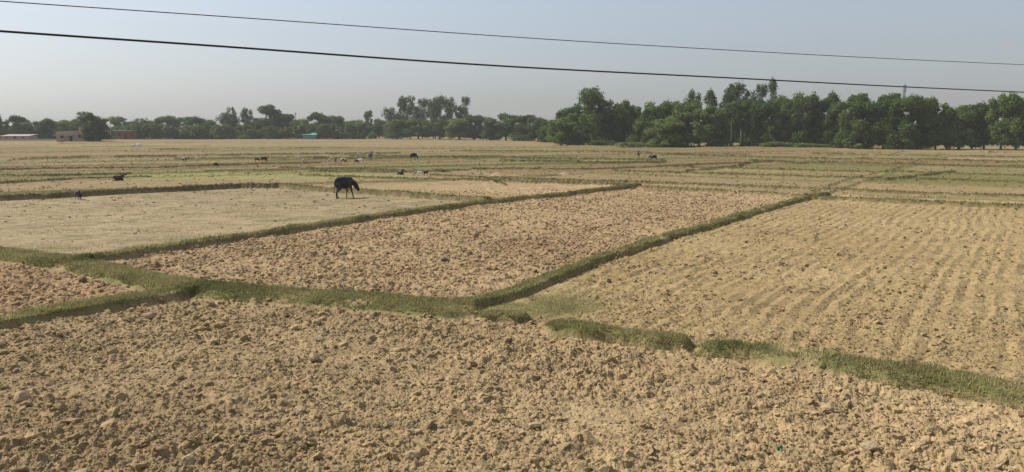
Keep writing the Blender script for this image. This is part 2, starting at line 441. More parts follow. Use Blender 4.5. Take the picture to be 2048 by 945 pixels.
# the few clods that stand out one by one
CL = [(300, 637, .17, 'large pale flat topped clod just below the lower left grass ridge'),
      (628, 722, .17, 'rounded brown clod left of centre, below the main grass ridge'),
      (600, 826, .12, 'small smooth clod lying near the bottom left of the ploughed field'),
      (826, 920, .14, 'rounded pale clod at the bottom edge, left of centre'),
      (378, 930, .15, 'big pale clod at the bottom edge of the photo, left quarter'),
      (45, 802, .19, 'big pale clod with a dark shadow near the left edge'),
      (1738, 900, .14, 'pale clod near the bottom right, right of the teal wrapper'),
      (165, 566, .17, 'dark brown lump on the reddish ploughed plot at the left'),
      (1655, 822, .13, 'flat clod with a long shadow below the right grass ridge'),
      (1070, 858, .13, 'squat clod at bottom centre of the ploughed field'),
      (888, 524, .17, 'dark clod in the middle of the central ploughed field'),
      (952, 470, .20, 'pale upright clod in the centre of the central ploughed field')]
M_DARKSOIL = soil_mat('dark_soil', False, (.16, .115, .075)); M_PALESOIL = soil_mat('pale_soil', False, (.36, .275, .17))
for (px, py, s, lab) in CL:
    x, y = at(px, py); z = float(terrain(np.array([x]), np.array([y]), False)[0])
    v = ICO2_V*(1+rng.normal(size=(len(ICO2_V), 1))*.10)*np.array([1.15, .85, .62])
    v = np.clip(v, -.8, .8)@rand_rot(1)[0].T*np.array([1.2, 1, .72])*s*.8
    me = mesh_np('soil_clod', v, ICO2_F)
    o = obj('soil_clod', me, M_DARKSOIL if 'dark brown' in lab or 'dark clod' in lab else M_PALESOIL)
    o.location = (x, y, z+s*.42)
    tag(o, lab, 'soil clod', 'clods that stand out on the ploughed soil')

# ------------------------------------------------------------------ grass
def grass_mat():
    m, n, b = nodes('grass', .7)
    a = n.nodes.new('ShaderNodeAttribute'); a.attribute_name = 'Col'
    n.links.new(a.outputs['Color'], b.inputs['Base Color'])
    tr = n.nodes.new('ShaderNodeBsdfTranslucent'); n.links.new(a.outputs['Color'], tr.inputs['Color'])
    mx = n.nodes.new('ShaderNodeMixShader'); mx.inputs[0].default_value = .3
    out = n.nodes['Material Output']
    n.links.new(b.outputs[0], mx.inputs[1]); n.links.new(tr.outputs[0], mx.inputs[2]); n.links.new(mx.outputs[0], out.inputs['Surface'])
    return m
M_GRASS = grass_mat()
def blades(x, y, h, wd, col, z):
    n = len(x)
    a = rng.random(n)*6.283; la = rng.random(n)*6.283; le = h*(.25+.6*rng.random(n))
    bx = np.cos(a)*wd; by = np.sin(a)*wd; tx = np.cos(la)*le; ty = np.sin(la)*le
    v = np.empty((n, 5, 3))
    v[:, 0] = np.stack([x-bx, y-by, z-.01], 1); v[:, 1] = np.stack([x+bx, y+by, z-.01], 1)
    v[:, 2] = np.stack([x+bx*.7+tx*.4, y+by*.7+ty*.4, z+h*.6], 1); v[:, 3] = np.stack([x-bx*.7+tx*.4, y-by*.7+ty*.4, z+h*.6], 1)
    v[:, 4] = np.stack([x+tx, y+ty, z+h], 1)
    k = (np.arange(n)*5)[:, None]
    f = np.concatenate([k+np.array([0, 1, 2]), k+np.array([0, 2, 3]), k+np.array([3, 2, 4])])
    return v.reshape(-1, 3), f, np.repeat(col, 5, 0)
GV, GF, GC = [], [], []; off = 0
def add_grass(x, y, h, wd, green):
    global off
    z, c_, zn, gr = terrain(x, y, False, None, True)
    n = len(x)
    tone = np.clip(fbm(x, y, 1.4, 611, 2)*1.9-.28+.30*(1-green)+rng.normal(size=n)*.22, 0, 1)[:, None]
    col = np.array([.145, .150, .052])*(1-tone)+np.array([.36, .32, .15])*tone
    col = col*(.75+.5*rng.random((n, 1)))*(1-.5*np.clip((np.hypot(x, y)-42)/25, 0, 1))[:, None]  # distant blades darkened, painting in the shaded near side of far bunds
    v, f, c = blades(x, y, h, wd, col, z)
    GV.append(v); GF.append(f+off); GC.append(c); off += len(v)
dens_by = [(1500, .85), (1500, .8), (1500, .8), (1500, .75), (1000, .75), (900, .75), (1300, .85), (420, .75), (420, .65)]
for (pts, hw, hh, g), (dn, green) in zip(BW, dens_by+[(420, .7)]*len(FARB)):
    for (x0, y0), (x1, y1) in zip(pts, pts[1:]):
        L = math.hypot(x1-x0, y1-y0); dm = math.hypot((x0+x1)/2, (y0+y1)/2)
        n = int(L*hw*2*dn*min(1, (24/dm)**1.2)*(.25 if pts[0] == at(1604, 392) else 1))
        t = rng.random(n); o_ = (rng.random(n)*2-1)*hw*1.12
        nx, ny = -(y1-y0)/L, (x1-x0)/L
        x = x0+(x1-x0)*t+nx*o_; y = y0+(y1-y0)*t+ny*o_
        gn = fbm(x, y, .9, 31, 2)
        k = (gn+.25*rng.random(n) > .36)
        x = x[k]; y = y[k]
        h = (.03+.075*rng.random(len(x))**1.5)*(1 if dm < 30 else 1.25)*(.7+.7*vnoise(x, y, .8, 77))
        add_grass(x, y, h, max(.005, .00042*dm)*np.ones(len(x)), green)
for pts, hw, hh, g in BW[:NEARN]:
    for (ex, ey) in (pts[0], pts[-1]):
        dm = math.hypot(ex, ey); n = int(1500*min(1, (24/dm)**1.2)); a_ = rng.random(n)*6.283; q_ = np.sqrt(rng.random(n))*hw*1.2
        x = ex+np.cos(a_)*q_; y = ey+np.sin(a_)*q_
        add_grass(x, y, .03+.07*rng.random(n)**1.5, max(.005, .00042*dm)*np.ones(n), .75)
# thin grass at the meeting of the bunds and tufts on their shoulders
gx, gy = at(1085, 612)
x = gx+rng.normal(size=9000)*1.3; y = gy+rng.normal(size=9000)*.9
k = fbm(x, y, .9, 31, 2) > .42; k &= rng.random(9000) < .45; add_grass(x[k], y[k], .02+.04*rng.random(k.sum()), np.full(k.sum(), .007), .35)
# grass on the far plot bunds
x, y = scatter_polar(90000, 48, 190, .62, 1.2)
k = zone(x, y) == FAR; x = x[k]; y = y[k]
ia, ib, dc = far_cells(x, y); k = (dc < .5) & (rng.random(len(x)) < .5) & (rng.random(len(x)) < .35+.65*h2(ia, ib, 55)); x = x[k]; y = y[k]
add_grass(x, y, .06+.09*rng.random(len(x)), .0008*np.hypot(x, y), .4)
gme = mesh_np('grass', np.concatenate(GV), np.concatenate(GF)); vcol(gme, np.concatenate(GC))
tag(obj('grass', gme, M_GRASS), 'short green and drying grass growing along the low field ridges', 'grass', kind='stuff')
# dry stubble and weeds of the fallow field, straw on the tilled one
GV, GF, GC = [], [], []; off = 0
x, y = scatter_polar(120000, 20, 75, .62, 1.5)
zz = zone(x, y); cl = fbm(x, y, 1.2, 701, 3)
k = ((zz == FALLOW) & (rng.random(len(x)) < np.clip(cl*3-1.1, 0, 1))) | ((zz == TILLED) & (rng.random(len(x)) < .06)) | ((zz == MID) & (rng.random(len(x)) < .02))
x = x[k]; y = y[k]; n = len(x); dm = np.hypot(x, y)
z = terrain(x, y, False)
tn = np.clip(rng.random(n)*1.3-.15, 0, 1)[:, None]
tn = np.where(zone(x, y) == FALLOW, tn[:, 0], 1)[:, None]
col = (np.array([.42, .35, .21])*tn+np.array([.21, .20, .10])*(1-tn))
v, f, c = blades(x, y, .02+.05*rng.random(n)**2, .0004*dm, col, z)
GV.append(v); GF.append(f); GC.append(c); off = len(v)
# darker weed sprigs on the fallow plot
wx, wy = scatter_polar(650, 22, 70, .62, 1.3); k = (zone(wx, wy) == FALLOW) & (fbm(wx, wy, 7, 715, 2) > .46); wx = wx[k]; wy = wy[k]
x = np.repeat(wx, 9)+rng.normal(size=len(wx)*9)*.05; y = np.repeat(wy, 9)+rng.normal(size=len(wx)*9)*.05
col = np.array([.06, .075, .03])*(.7+.6*rng.random((len(x), 1)))
v, f, c = blades(x, y, .02+.06*rng.random(len(x)), .0005*np.hypot(x, y), col, terrain(x, y, False))
GV.append(v); GF.append(f+off); GC.append(c)
sme = mesh_np('stubble', np.concatenate(GV), np.concatenate(GF)); vcol(sme, np.concatenate(GC))
tag(obj('stubble', sme, M_GRASS), 'dry stubble and small weeds on the pale fallow field', 'stubble', kind='stuff')

# ------------------------------------------------------------------ trees
def leaf_mat(name, c0, c1, tr_=.36):
    m, n, b = nodes(name, .65)
    b.inputs['Specular IOR Level'].default_value = .15
    a = n.nodes.new('ShaderNodeAttribute'); a.attribute_name = 'Tone'
    oi = n.nodes.new('ShaderNodeObjectInfo')
    ad = n.nodes.new('ShaderNodeMath'); ad.operation = 'MULTIPLY_ADD'; ad.inputs[1].default_value = .5; ad.use_clamp = True
    n.links.new(oi.outputs['Random'], ad.inputs[0]); n.links.new(a.outputs['Fac'], ad.inputs[2])
    cr = n.nodes.new('ShaderNodeMix'); cr.data_type = 'RGBA'
    cr.inputs['A'].default_value = (c0[0]*.92, c0[1], c0[2], 1); cr.inputs['B'].default_value = (c1[0]*.92, c1[1], c1[2], 1)
    n.links.new(ad.outputs[0], cr.inputs['Factor'])
    n.links.new(cr.outputs['Result'], b.inputs['Base Color'])
    t = n.nodes.new('ShaderNodeBsdfTranslucent'); n.links.new(cr.outputs['Result'], t.inputs['Color'])
    mx = n.nodes.new('ShaderNodeMixShader'); mx.inputs[0].default_value = tr_
    n.links.new(b.outputs[0], mx.inputs[1]); n.links.new(t.outputs[0], mx.inputs[2])
    n.links.new(mx.outputs[0], n.nodes['Material Output'].inputs['Surface'])
    return m
M_LEAF = {'dense': leaf_mat('dark_leaves', (.046, .076, .021), (.118, .165, .040)),
          'bushy': leaf_mat('green_leaves', (.075, .118, .030), (.165, .215, .055)),
          'light': leaf_mat('light_leaves', (.105, .152, .036), (.205, .245, .065)),
          'feathery': leaf_mat('grey_green_leaves', (.060, .092, .034), (.115, .150, .058))}
def bark_mat(name, c):
    m, n, b = nodes(name, .9)
    nz = n.nodes.new('ShaderNodeTexNoise'); nz.inputs['Scale'].default_value = 3; nz.inputs['Detail'].default_value = 4
    cr = n.nodes.new('ShaderNodeMix'); cr.data_type = 'RGBA'
    cr.inputs['A'].default_value = (*[k*.65 for k in c], 1); cr.inputs['B'].default_value = (*[k*1.25 for k in c], 1)
    n.links.new(nz.outputs[0], cr.inputs['Factor']); n.links.new(cr.outputs['Result'], b.inputs['Base Color'])
    return m
M_BARK = bark_mat('bark', (.14, .105, .075)); M_PALEBARK = bark_mat('pale_bark', (.42, .40, .35))

def leaf_cloud(centres, radii, n_each, size, flat=1.0):
    """many leaf-sized faces spread through the volume of several clumps"""
    V = []; T = []
    for c, r, n in zip(centres, radii, n_each):
        d = rng.normal(size=(n, 3)); d /= np.linalg.norm(d, axis=1, keepdims=True)
        rad = r*(.35+.75*rng.random((n, 1))**.6)
        lump = 1+.28*np.sin(d[:, :1]*5+c[0]*3)*np.cos(d[:, 2:]*6+c[1]*2)
        p = np.array(c)+d*rad*lump*np.array([1, 1, flat])
        nrm = d+rng.normal(size=(n, 3))*.6; nrm /= np.linalg.norm(nrm, axis=1, keepdims=True)
        a = np.cross(nrm, rng.normal(size=(n, 3))); a /= np.linalg.norm(a, axis=1, keepdims=True); b = np.cross(nrm, a)
        s = size*(.5+.8*rng.random((n, 1)))
        q_ = np.stack([p-a*s, p+b*s*.55-a*s*.1, p+a*s, p-b*s*.55+a*s*.1], 1)
        V.append(q_); tn = np.clip(rng.random()*.45+rng.random(n)*.25, 0, 1); T.append(np.repeat(tn, 4))
    V = np.concatenate(V).reshape(-1, 3); T = np.concatenate(T)
    f = np.arange(len(V)).reshape(-1, 4)
    return V, f, T
def crown_mesh(name, *a, **k):
    V, f, T = leaf_cloud(*a, **k)
    me = mesh_np(name, V, f)
    at_ = me.attributes.new('Tone', 'FLOAT', 'POINT'); at_.data.foreach_set('value', T.astype(np.float32))
    return me
# each prototype is a tree of height 1 and crown width about 1 x W; built in units of the height
def proto(kind):
    """returns (trunk mesh, crown mesh, natural width/height)"""
    cs = []; rs = []; limbs = []
    if kind in ('dense', 'light'):
        W = .50
        for i in range(26):
            a = rng.random()*6.283; z = .20+.66*rng.random(); prof = math.sin(max(.05, min(1, (z-.08)/.92))*math.pi)**.45
            r = W*prof*math.sqrt(rng.random())*.78
            cs.append((math.cos(a)*r, math.sin(a)*r, z)); rs.append(.085+.085*rng.random())
        for i in range(8):
            a = i*.8+rng.random()*.5; r = W*.62
            cs.append((math.cos(a)*r, math.sin(a)*r, .12+.16*rng.random())); rs.append(.10+.04*rng.random())
        cs += [(0.03, 0, .83), (-.12, .08, .78), (.12, -.09, .76)]; rs += [.13, .12, .12]; limb_z = .22; size = .027; per = 260; flat = .8
    elif kind == 'bushy':
        W = .46
        for i in range(24):
            a = rng.random()*6.283; z = .12+.78*rng.random(); prof = 1-.55*z
            r = W*prof*math.sqrt(rng.random())*.85
            cs.append((math.cos(a)*r, math.sin(a)*r, z)); rs.append(.07+.08*rng.random())
        limb_z = .16; size = .026; per = 250; flat = .9
    else:  # feathery: tall narrow, gappy upper crown
        W = .21
        for i in range(30):
            a = rng.random()*6.283; z = .14+.80*rng.random(); prof = (1-abs(z-.5)*1.2)
            r = W*max(.2, prof)*math.sqrt(rng.random())*.95
            cs.append((math.cos(a)*r+.03*math.sin(z*9), math.sin(a)*r, z)); rs.append(.040+.050*rng.random())
        limb_z = .3; size = .018; per = 190; flat = 1.25
    cm = crown_mesh('crown', cs, rs, [max(20, int(per*(r/.1)**1.2)) for r in rs], size, flat)
    bm = bmesh.new(); lean = (rng.random()-.5)*.06
    top = .80 if kind == 'feathery' else .62
    w0 = .013 if kind == 'feathery' else .024
    pts = [(0, 0, -.02), (lean*.2, 0, .1), (lean*.6, .01, limb_z+.08), (lean, 0, top)]
    add_tube(bm, pts, [w0*1.25, w0, w0*.75, w0*.25], 7)
    order = sorted(range(len(cs)), key=lambda i: -rs[i])[:9]
    for i in order:
        c = cs[i]; z0 = min(limb_z+.03+.3*max(0, c[2]-.35), c[2]-.04) if c[2] > limb_z+.05 else c[2]*.7
        add_tube(bm, [(lean*z0, 0, z0), (c[0]*.45, c[1]*.45, (z0+c[2])/2-.01), c], [w0*.5, w0*.32, w0*.1], 5)
    tm = bpy.data.meshes.new('trunk'); bm.to_mesh(tm); bm.free()
    tm.materials.append(M_PALEBARK if kind == 'feathery' else M_BARK); cm.materials.append(M_LEAF[kind])
    for p in tm.polygons: p.use_smooth = True
    return tm, cm, W*2
PROTO = {k: [proto(k) for _ in range(n)] for k, n in (('dense', 5), ('light', 3), ('bushy', 4), ('feathery', 5))}
DESC = {'dense': 'dark round crowned tree', 'light': 'light green broad tree', 'bushy': 'mid green bushy tree', 'feathery': 'slim feathery tree'}
# (x, base y, top y, crown width px, kind)
LEFT = [(-60,279,232,60,'dense'),(0,279,228,34,'dense'),(22,279,240,26,'bushy'),(43,279,229,40,'dense'),(72,279,240,44,'bushy'),(105,279,238,46,'dense'),(135,279,240,44,'light'),
 (160,280,240,36,'dense'),(178,282,221,46,'feathery'),(192,284,226,38,'dense'),(206,284,238,34,'dense'),(236,277,232,46,'light'),(262,277,244,32,'bushy'),(292,277,235,40,'feathery'),(305,277,242,40,'bushy'),
 (335,277,232,50,'dense'),(364,277,237,34,'bushy'),(398,278,234,48,'dense'),(428,278,239,40,'light'),(455,278,226,34,'feathery'),(468,278,211,26,'feathery'),(482,278,236,40,'bushy'),(498,278,217,28,'feathery'),(515,278,240,36,'bushy'),
 (545,278,207,60,'dense'),(572,278,226,44,'dense'),(600,278,238,44,'light'),(622,278,244,30,'bushy'),(644,278,225,46,'dense'),(672,278,232,40,'dense'),(692,277,242,36,'light')]
MIDL = [(714,277,240,44,'light'),(738,277,224,24,'bushy'),(760,277,237,46,'dense'),(785,278,216,36,'feathery'),(806,278,196,36,'feathery'),(823,278,188,34,'feathery'),(846,278,200,34,'feathery'),(868,278,204,32,'feathery'),
 (872,279,196,30,'feathery'),(884,278,195,34,'feathery'),(903,278,196,32,'feathery'),(931,278,196,24,'feathery'),(918,278,215,30,'feathery'),(796,279,240,56,'bushy'),(838,279,236,60,'light'),(880,279,240,60,'bushy'),(920,280,236,56,'light'),(950,280,230,48,'dense'),
 (982,281,236,44,'dense'),(1012,281,225,60,'dense'),(1046,282,230,56,'dense'),(1080,283,234,54,'dense'),(1100,285,240,40,'dense')]
RIGHT = [(1122,291,236,54,'light'),(1133,289,215,50,'dense'),(1158,290,228,54,'bushy'),(1176,290,179,56,'feathery'),(1184,291,184,58,'bushy'),(1202,291,192,50,'bushy'),(1225,291,216,54,'dense'),(1247,291,194,50,'bushy'),(1262,291,212,50,'light'),
 (1285,292,206,54,'bushy'),(1310,293,214,50,'dense'),(1345,293,200,60,'light'),(1330,294,236,60,'light'),(1372,293,206,54,'bushy'),(1380,292,182,38,'feathery'),(1396,294,216,60,'light'),(1413,292,184,34,'feathery'),(1428,294,206,56,'bushy'),
 (1452,292,178,44,'feathery'),(1462,292,170,48,'feathery'),(1482,293,190,54,'bushy'),(1495,292,176,42,'feathery'),(1515,292,172,32,'feathery'),(1541,291,163,30,'feathery'),(1530,294,200,56,'dense'),(1560,294,192,50,'light'),(1578,294,188,54,'bushy'),(1606,295,190,54,'dense'),(1634,295,196,54,'dense'),
 (1656,294,189,42,'feathery'),(1668,296,208,50,'dense'),(1700,297,188,56,'dense'),(1728,298,200,72,'dense'),(1762,298,188,66,'dense'),(1800,299,192,72,'dense'),(1838,299,197,56,'dense'),(1866,299,198,52,'bushy'),(1888,299,212,44,'light'),
 (1912,299,212,62,'light'),(1938,299,206,46,'dense'),(1962,299,206,52,'light'),(1996,300,184,56,'light'),(2026,300,194,50,'light'),(2050,300,200,54,'light'),(2110,301,196,80,'dense'),(2180,302,190,80,'light')]
ORD = ['first','second','third','fourth','fifth','sixth','seventh','eighth','ninth','tenth','eleventh','twelfth','thirteenth','fourteenth','fifteenth','sixteenth']
PLACE = {'L': 'behind the village houses', 'M': 'in the central grove', 'R': 'along the near right wood'}
NOTABLE = {(545, 207): 'large round headed dark tree rising alone above the left treeline', (1541, 163): 'thin leaning wispy treetop, highest of the right wood',
 (1176, 179): 'tall slim tree towering at the left end of the right wood', (931, 196): 'slim tree with a round tuft on top, right end of central grove',
 (1996, 184): 'bright green tall tree near the right edge, its top at the lower wire', (2026, 194): 'yellow green tree at the right edge of the photo',
 (1122, 236): 'light green tree on a visible trunk at the left corner of the right wood', (468, 211): 'slim pointed tree sticking up left of the big round tree',
 (192, 226): 'dark tree standing just right of the tan flat roofed house'}
def set_trees(lst, sec):
    cnt = {}; tot = {}
    vis = [t for t in lst if 0 <= t[0] <= 2048]
    for t in vis:
        if (t[0], t[2]) not in NOTABLE: tot[t[4]] = tot.get(t[4], 0)+1
    for (px, pb, pt, pw, kind) in sorted(lst):
        x, y = at(px, pb); y = y if sec != 'M' else min(y, 430.)
        dep = y; px_h = pb-pt
        h = px_h*dep/F*1.0
        wd = pw*dep/F*(1.05 if kind == 'feathery' else (1.22 if sec != 'R' else 1.4))
        i = rng.integers(len(PROTO[kind])); tm, cm, W = PROTO[kind][i]
        x = (px-1024)/F*dep*(1.0)
        e = empty('feathery_tree' if kind == 'feathery' else ('bushy_tree' if kind == 'bushy' else 'broadleaf_tree'), (x, y, 0), rng.random()*6.283)
        e.scale = (wd/W, wd/W, h*1.02)
        obj('trunk', tm, None, e); obj('crown', cm, None, e)
        if (px, pt) in NOTABLE: lab = NOTABLE[(px, pt)]
        elif 0 <= px <= 2048:
            k = cnt.get(kind, 0); cnt[kind] = k+1
            lab = '%s %s, %s from the left' % (DESC[kind], PLACE[sec], ORD[k])
        else: lab = '%s beyond the %s edge of the photo' % (DESC[kind], 'left' if px < 0 else ('right' if px < 2150 else 'far right'))
        tag(e, lab, 'tree', {'L': 'trees behind the village', 'M': 'trees of the far central grove', 'R': 'trees along the right wood'}[sec])
        if len(e['label'].split()) > 16 or len(e['label'].replace('-', ' ').split()) > 16: print('LONG', e['label'])
set_trees(LEFT, 'L'); set_trees(MIDL, 'M'); set_trees(RIGHT, 'R')
# wood behind the front trees: one mass
cs = []; rs = []
def mass(px0, px1, dep, ytop, step):
    px = px0
    while px < px1:
        x = (px-1024)/F*dep; top = (HOR-ytop)*dep/F+EYE
        for k in range(5):
            z = top*(.08+.68*rng.random()); cs.append((x+rng.normal()*2, dep+rng.random()*14, z)); rs.append(top*(.22+.12*rng.random()))
        cs.append((x, dep+4, 1.2)); rs.append(step*dep/F*.8)
        px += step*(.7+.6*rng.random())
mass(-150, 720, 345, 249, 15); mass(700, 1110, 470, 250, 13); mass(1100, 1680, 262, 236, 22); mass(1680, 2250, 235, 240, 26)
cm = crown_mesh('wood', cs, rs, [260]*len(cs), .75, .9)
tag(obj('distant_wood', cm, M_LEAF['dense']), 'dark mass of wood behind the front row of trees', 'wood', kind='stuff')
# hedge-like low shrubs at the foot of the wood
SH = [(1262,294,282,50,'light'),(1300,294,284,60,'light'),(1345,294,283,50,'bushy'),(1150,291,276,40,'dense'),(1545,295,281,50,'light'),(1580,295,283,46,'bushy'),(1605,296,284,40,'light'),(1420,294,284,40,'bushy'),(1210,292,278,50,'dense'),
      (1440,294,278,44,'dense'),(1500,294,280,40,'dense'),(1640,296,286,40,'bushy'),(1720,298,284,44,'dense'),(1785,299,285,40,'bushy'),(1830,299,284,44,'bushy'),
      (490,279,268,34,'bushy'),(450,279,268,30,'light'),(660,278,268,30,'dense'),(790,279,266,36,'dense'),(990,281,266,40,'dense'),(100,279,270,30,'bushy'),(1050,283,268,50,'dense')]
for i, (px, pb, pt, pw, kind) in enumerate(SH):
    x, y = at(px, pb)
    cs = [((rng.random()-.5)*.8, (rng.random()-.5)*.5, .25+.35*rng.random()) for _ in range(9)]
    cm = crown_mesh('foliage', cs, [.24+.1*rng.random() for _ in cs], [120]*len(cs), .06)
    e = empty('shrub', (x, y-1.5, 0), 0); e.scale = (pw*y/F, pw*y/F*.8, (pb-pt)*y/F)
    obj('foliage', cm, M_LEAF[kind], e)
    bm = bmesh.new()
    for k in range(4): add_tube(bm, [(.05*k-.1, 0, -.05), (.12*k-.2, .02, .5)], [.02, .008], 5)
    bm_obj('stems', bm, M_BARK, e)
    loc = 'behind the left fields' if px < 700 else ('under the central grove' if px < 1110 else 'at the foot of the right wood')
    sec = [s for s in SH if (s[0] < 700) == (px < 700) and (s[0] < 1110) == (px < 1110)]
    k = sorted(s[0] for s in sec).index(px)
    tag(e, 'low %s shrub %s, %s from the left' % ({'light': 'bright green', 'bushy': 'green', 'dense': 'dark'}[kind], loc, ORD[k]), 'shrub', 'shrubs at the foot of the trees')
# two bare pale trunks before the dark wood
for px, pb, pt, lab in [(1461, 289, 215, 'tall bare pale trunk before the dark wood, the taller of two'), (1481, 289, 245, 'slimmer shorter pale trunk just right of the tall pale trunk')]:
    x, y = at(px, pb+2); h = (pb-pt)*y/F
    e = empty('pale_trunk_tree', (x*(y-17)/y, y-17, 0))
    bm = bmesh.new(); add_tube(bm, [(0, 0, -.1), (.05, 0, h*.4), (-.05, .05, h*.8), (0, 0, h)], [.24, .2, .15, .07], 8)
    add_tube(bm, [(0, 0, h*.7), (.7, 0, h*.9)], [.07, .03], 5); add_tube(bm, [(0, 0, h*.62), (-.6, 0, h*.82)], [.07, .03], 5)
    bm_obj('trunk', bm, M_PALEBARK, e, True)
    cs = [((rng.random()-.5)*3, (rng.random()-.5)*2, h*(.78+.3*rng.random())) for _ in range(10)]
    obj('crown', crown_mesh('crown', cs, [.8]*10, [70]*10, .28), M_LEAF['feathery'], e)
    tag(e, lab, 'tree', 'pale trunked trees')

# ------------------------------------------------------------------ buildings
def plain(name, c, rough=.85, noise=.25, scale=2.0):
    m, n, b = nodes(name, rough)
    nz = n.nodes.new('ShaderNodeTexNoise'); nz.inputs['Scale'].default_value = scale; nz.inputs['Detail'].default_value = 5
    tc = n.nodes.new('ShaderNodeTexCoord'); n.links.new(tc.outputs['Object'], nz.inputs['Vector'])
    cr = n.nodes.new('ShaderNodeMix'); cr.data_type = 'RGBA'
    cr.inputs['A'].default_value = (*[k*(1-noise) for k in c], 1); cr.inputs['B'].default_value = (*[min(1, k*(1+noise)) for k in c], 1)
    n.links.new(nz.outputs[0], cr.inputs['Factor']); n.links.new(cr.outputs['Result'], b.inputs['Base Color'])
    return m
M_TAN = plain('tan_plaster', (.42, .33, .25)); M_BRICK = plain('red_brick', (.19, .075, .06)); M_WHITE = plain('white_paint', (.68, .66, .62), noise=.1)
M_PALE = plain('weathered_sheet', (.36, .33, .29)); M_PINK = plain('pink_plaster', (.46, .30, .25)); M_TEAL = plain('turquoise_sheet', (.14, .30, .29), noise=.1); M_DARK = plain('dark_opening', (.03, .028, .025))
M_THATCH = plain('thatch', (.30, .24, .17)); M_GREY = plain('concrete', (.36, .34, .31)); M_METAL = plain('galvanised_steel', (.22, .23, .24), .5, .1)
def house(name, lab, px0, px1, pb, pt, depth, wall, roof, kind='flat', group='village houses', door=True, push=0, roofoff=.25):
    bo = {'flat_roofed_house': 0, 'shed': .8, 'hut': .9, 'brick_house': 2.2, 'sheet_hut': 3.2}[name]*(px0 < 700)
    x0, y = at(px0, pb+bo); x1, _ = at(px1, pb+bo); y += push; k = y/(y-push); x0 *= k; x1 *= k
    wd = x1-x0; h = (pb-pt)*y/F
    e = empty(name, ((x0+x1)/2, y, 0))
    bm = bmesh.new(); wh = h if kind == 'flat' else h*.68
    # walls of four thick sides with a parapet
    t = .25
    add_box(bm, -wd/2, wd/2, 0, t, -.2, wh); add_box(bm, -wd/2, wd/2, depth-t, depth, -.2, wh)
    add_box(bm, -wd/2, -wd/2+t, t+.003, depth-t-.003, -.2, wh-.003); add_box(bm, wd/2-t, wd/2, t+.003, depth-t-.003, -.2, wh-.003)
    wl = bm_obj('wall', bm, wall, e)
    bm = bmesh.new()
    if kind == 'flat':
        add_box(bm, -wd/2-roofoff, wd/2+roofoff, -roofoff, depth+roofoff, wh+.003, wh+.18)
    elif kind == 'gable':
        vs = [bm.verts.new(c) for c in [(-wd/2-.4, -.5, wh-.1), (wd/2+.4, -.5, wh-.1), (wd/2+.4, depth+.5, wh-.1), (-wd/2-.4, depth+.5, wh-.1), (-wd/2-.4, depth/2, h), (wd/2+.4, depth/2, h)]]
        for q_ in [(0, 1, 5, 4), (2, 3, 4, 5), (0, 4, 3), (1, 2, 5), (0, 3, 2, 1)]: bm.faces.new([vs[i] for i in q_])
    elif kind == 'lean':
        vs = [bm.verts.new(c) for c in [(-wd/2-.3, -.8, wh+.05), (wd/2+.3, -.8, wh+.05), (wd/2+.3, depth+.3, h), (-wd/2-.3, depth+.3, h), (-wd/2-.3, -.8, wh-.03), (wd/2+.3, -.8, wh-.03), (wd/2+.3, depth+.3, h-.1), (-wd/2-.3, depth+.3, h-.1)]]
        for q_ in [(0, 1, 2, 3), (4, 7, 6, 5), (0, 4, 5, 1), (1, 5, 6, 2), (2, 6, 7, 3), (3, 7, 4, 0)]: bm.faces.new([vs[i] for i in q_])
    bm_obj('roof', bm, roof, e)
    if door:
        bm = bmesh.new(); dh = min(2.0, wh*.8); add_box(bm, -.5, .5, -.05, -.003, 0, dh); bm_obj('door', bm, M_DARK, e)
        for s in (-1, 1):
            if wd > 5:
                bm = bmesh.new(); add_box(bm, s*wd*.3-.5, s*wd*.3+.5, -.04, -.003, wh*.4, wh*.75); bm_obj('window', bm, M_DARK, e)
    tag(e, lab, 'house' if 'hut' not in name and 'shed' not in name else 'hut', group)
    return e, wd, wh
house('shed', 'low open shed with a pale sloping roof at the left edge', 2, 58, 279, 268.5, 6, M_TAN, M_PALE, 'lean')
e, wd, wh = house('flat_roofed_house', 'tan flat roofed house with a small rooftop room, left part of the village', 113, 172, 284, 265, 8, M_TAN, M_PINK, 'flat')
bm = bmesh.new(); add_box(bm, wd*.18, wd*.34, 2, 5, wh+.19, wh+1.7); bm_obj('rooftop_room', bm, M_TAN, e)
bm = bmesh.new(); add_box(bm, -wd*.5, wd*.15, -2.0, -.26, wh*.62, wh*.70); bm_obj('awning', bm, M_THATCH, e)
house('brick_house', 'dark red brick house under a white roof edge', 230, 273, 277, 260, 7, M_BRICK, M_WHITE, 'flat', roofoff=.5)
house('hut', 'small pink walled hut under trees, left of the treeline gap', 366, 384, 278, 262, 5, M_PINK, M_THATCH, 'gable')
house('hut', 'tiny orange brown hut with a white roof edge among bushes', 427, 437, 277, 263, 4, M_PINK, M_WHITE, 'lean')
house('sheet_hut', 'turquoise hut below the treeline, right of the big round tree', 606, 632, 276, 263, 5, M_TEAL, M_TEAL, 'lean', door=False)
house('shed', 'small white roofed shed deep inside the right wood', 1640, 1668, 290, 277, 4, M_GREY, M_WHITE, 'lean', push=8)
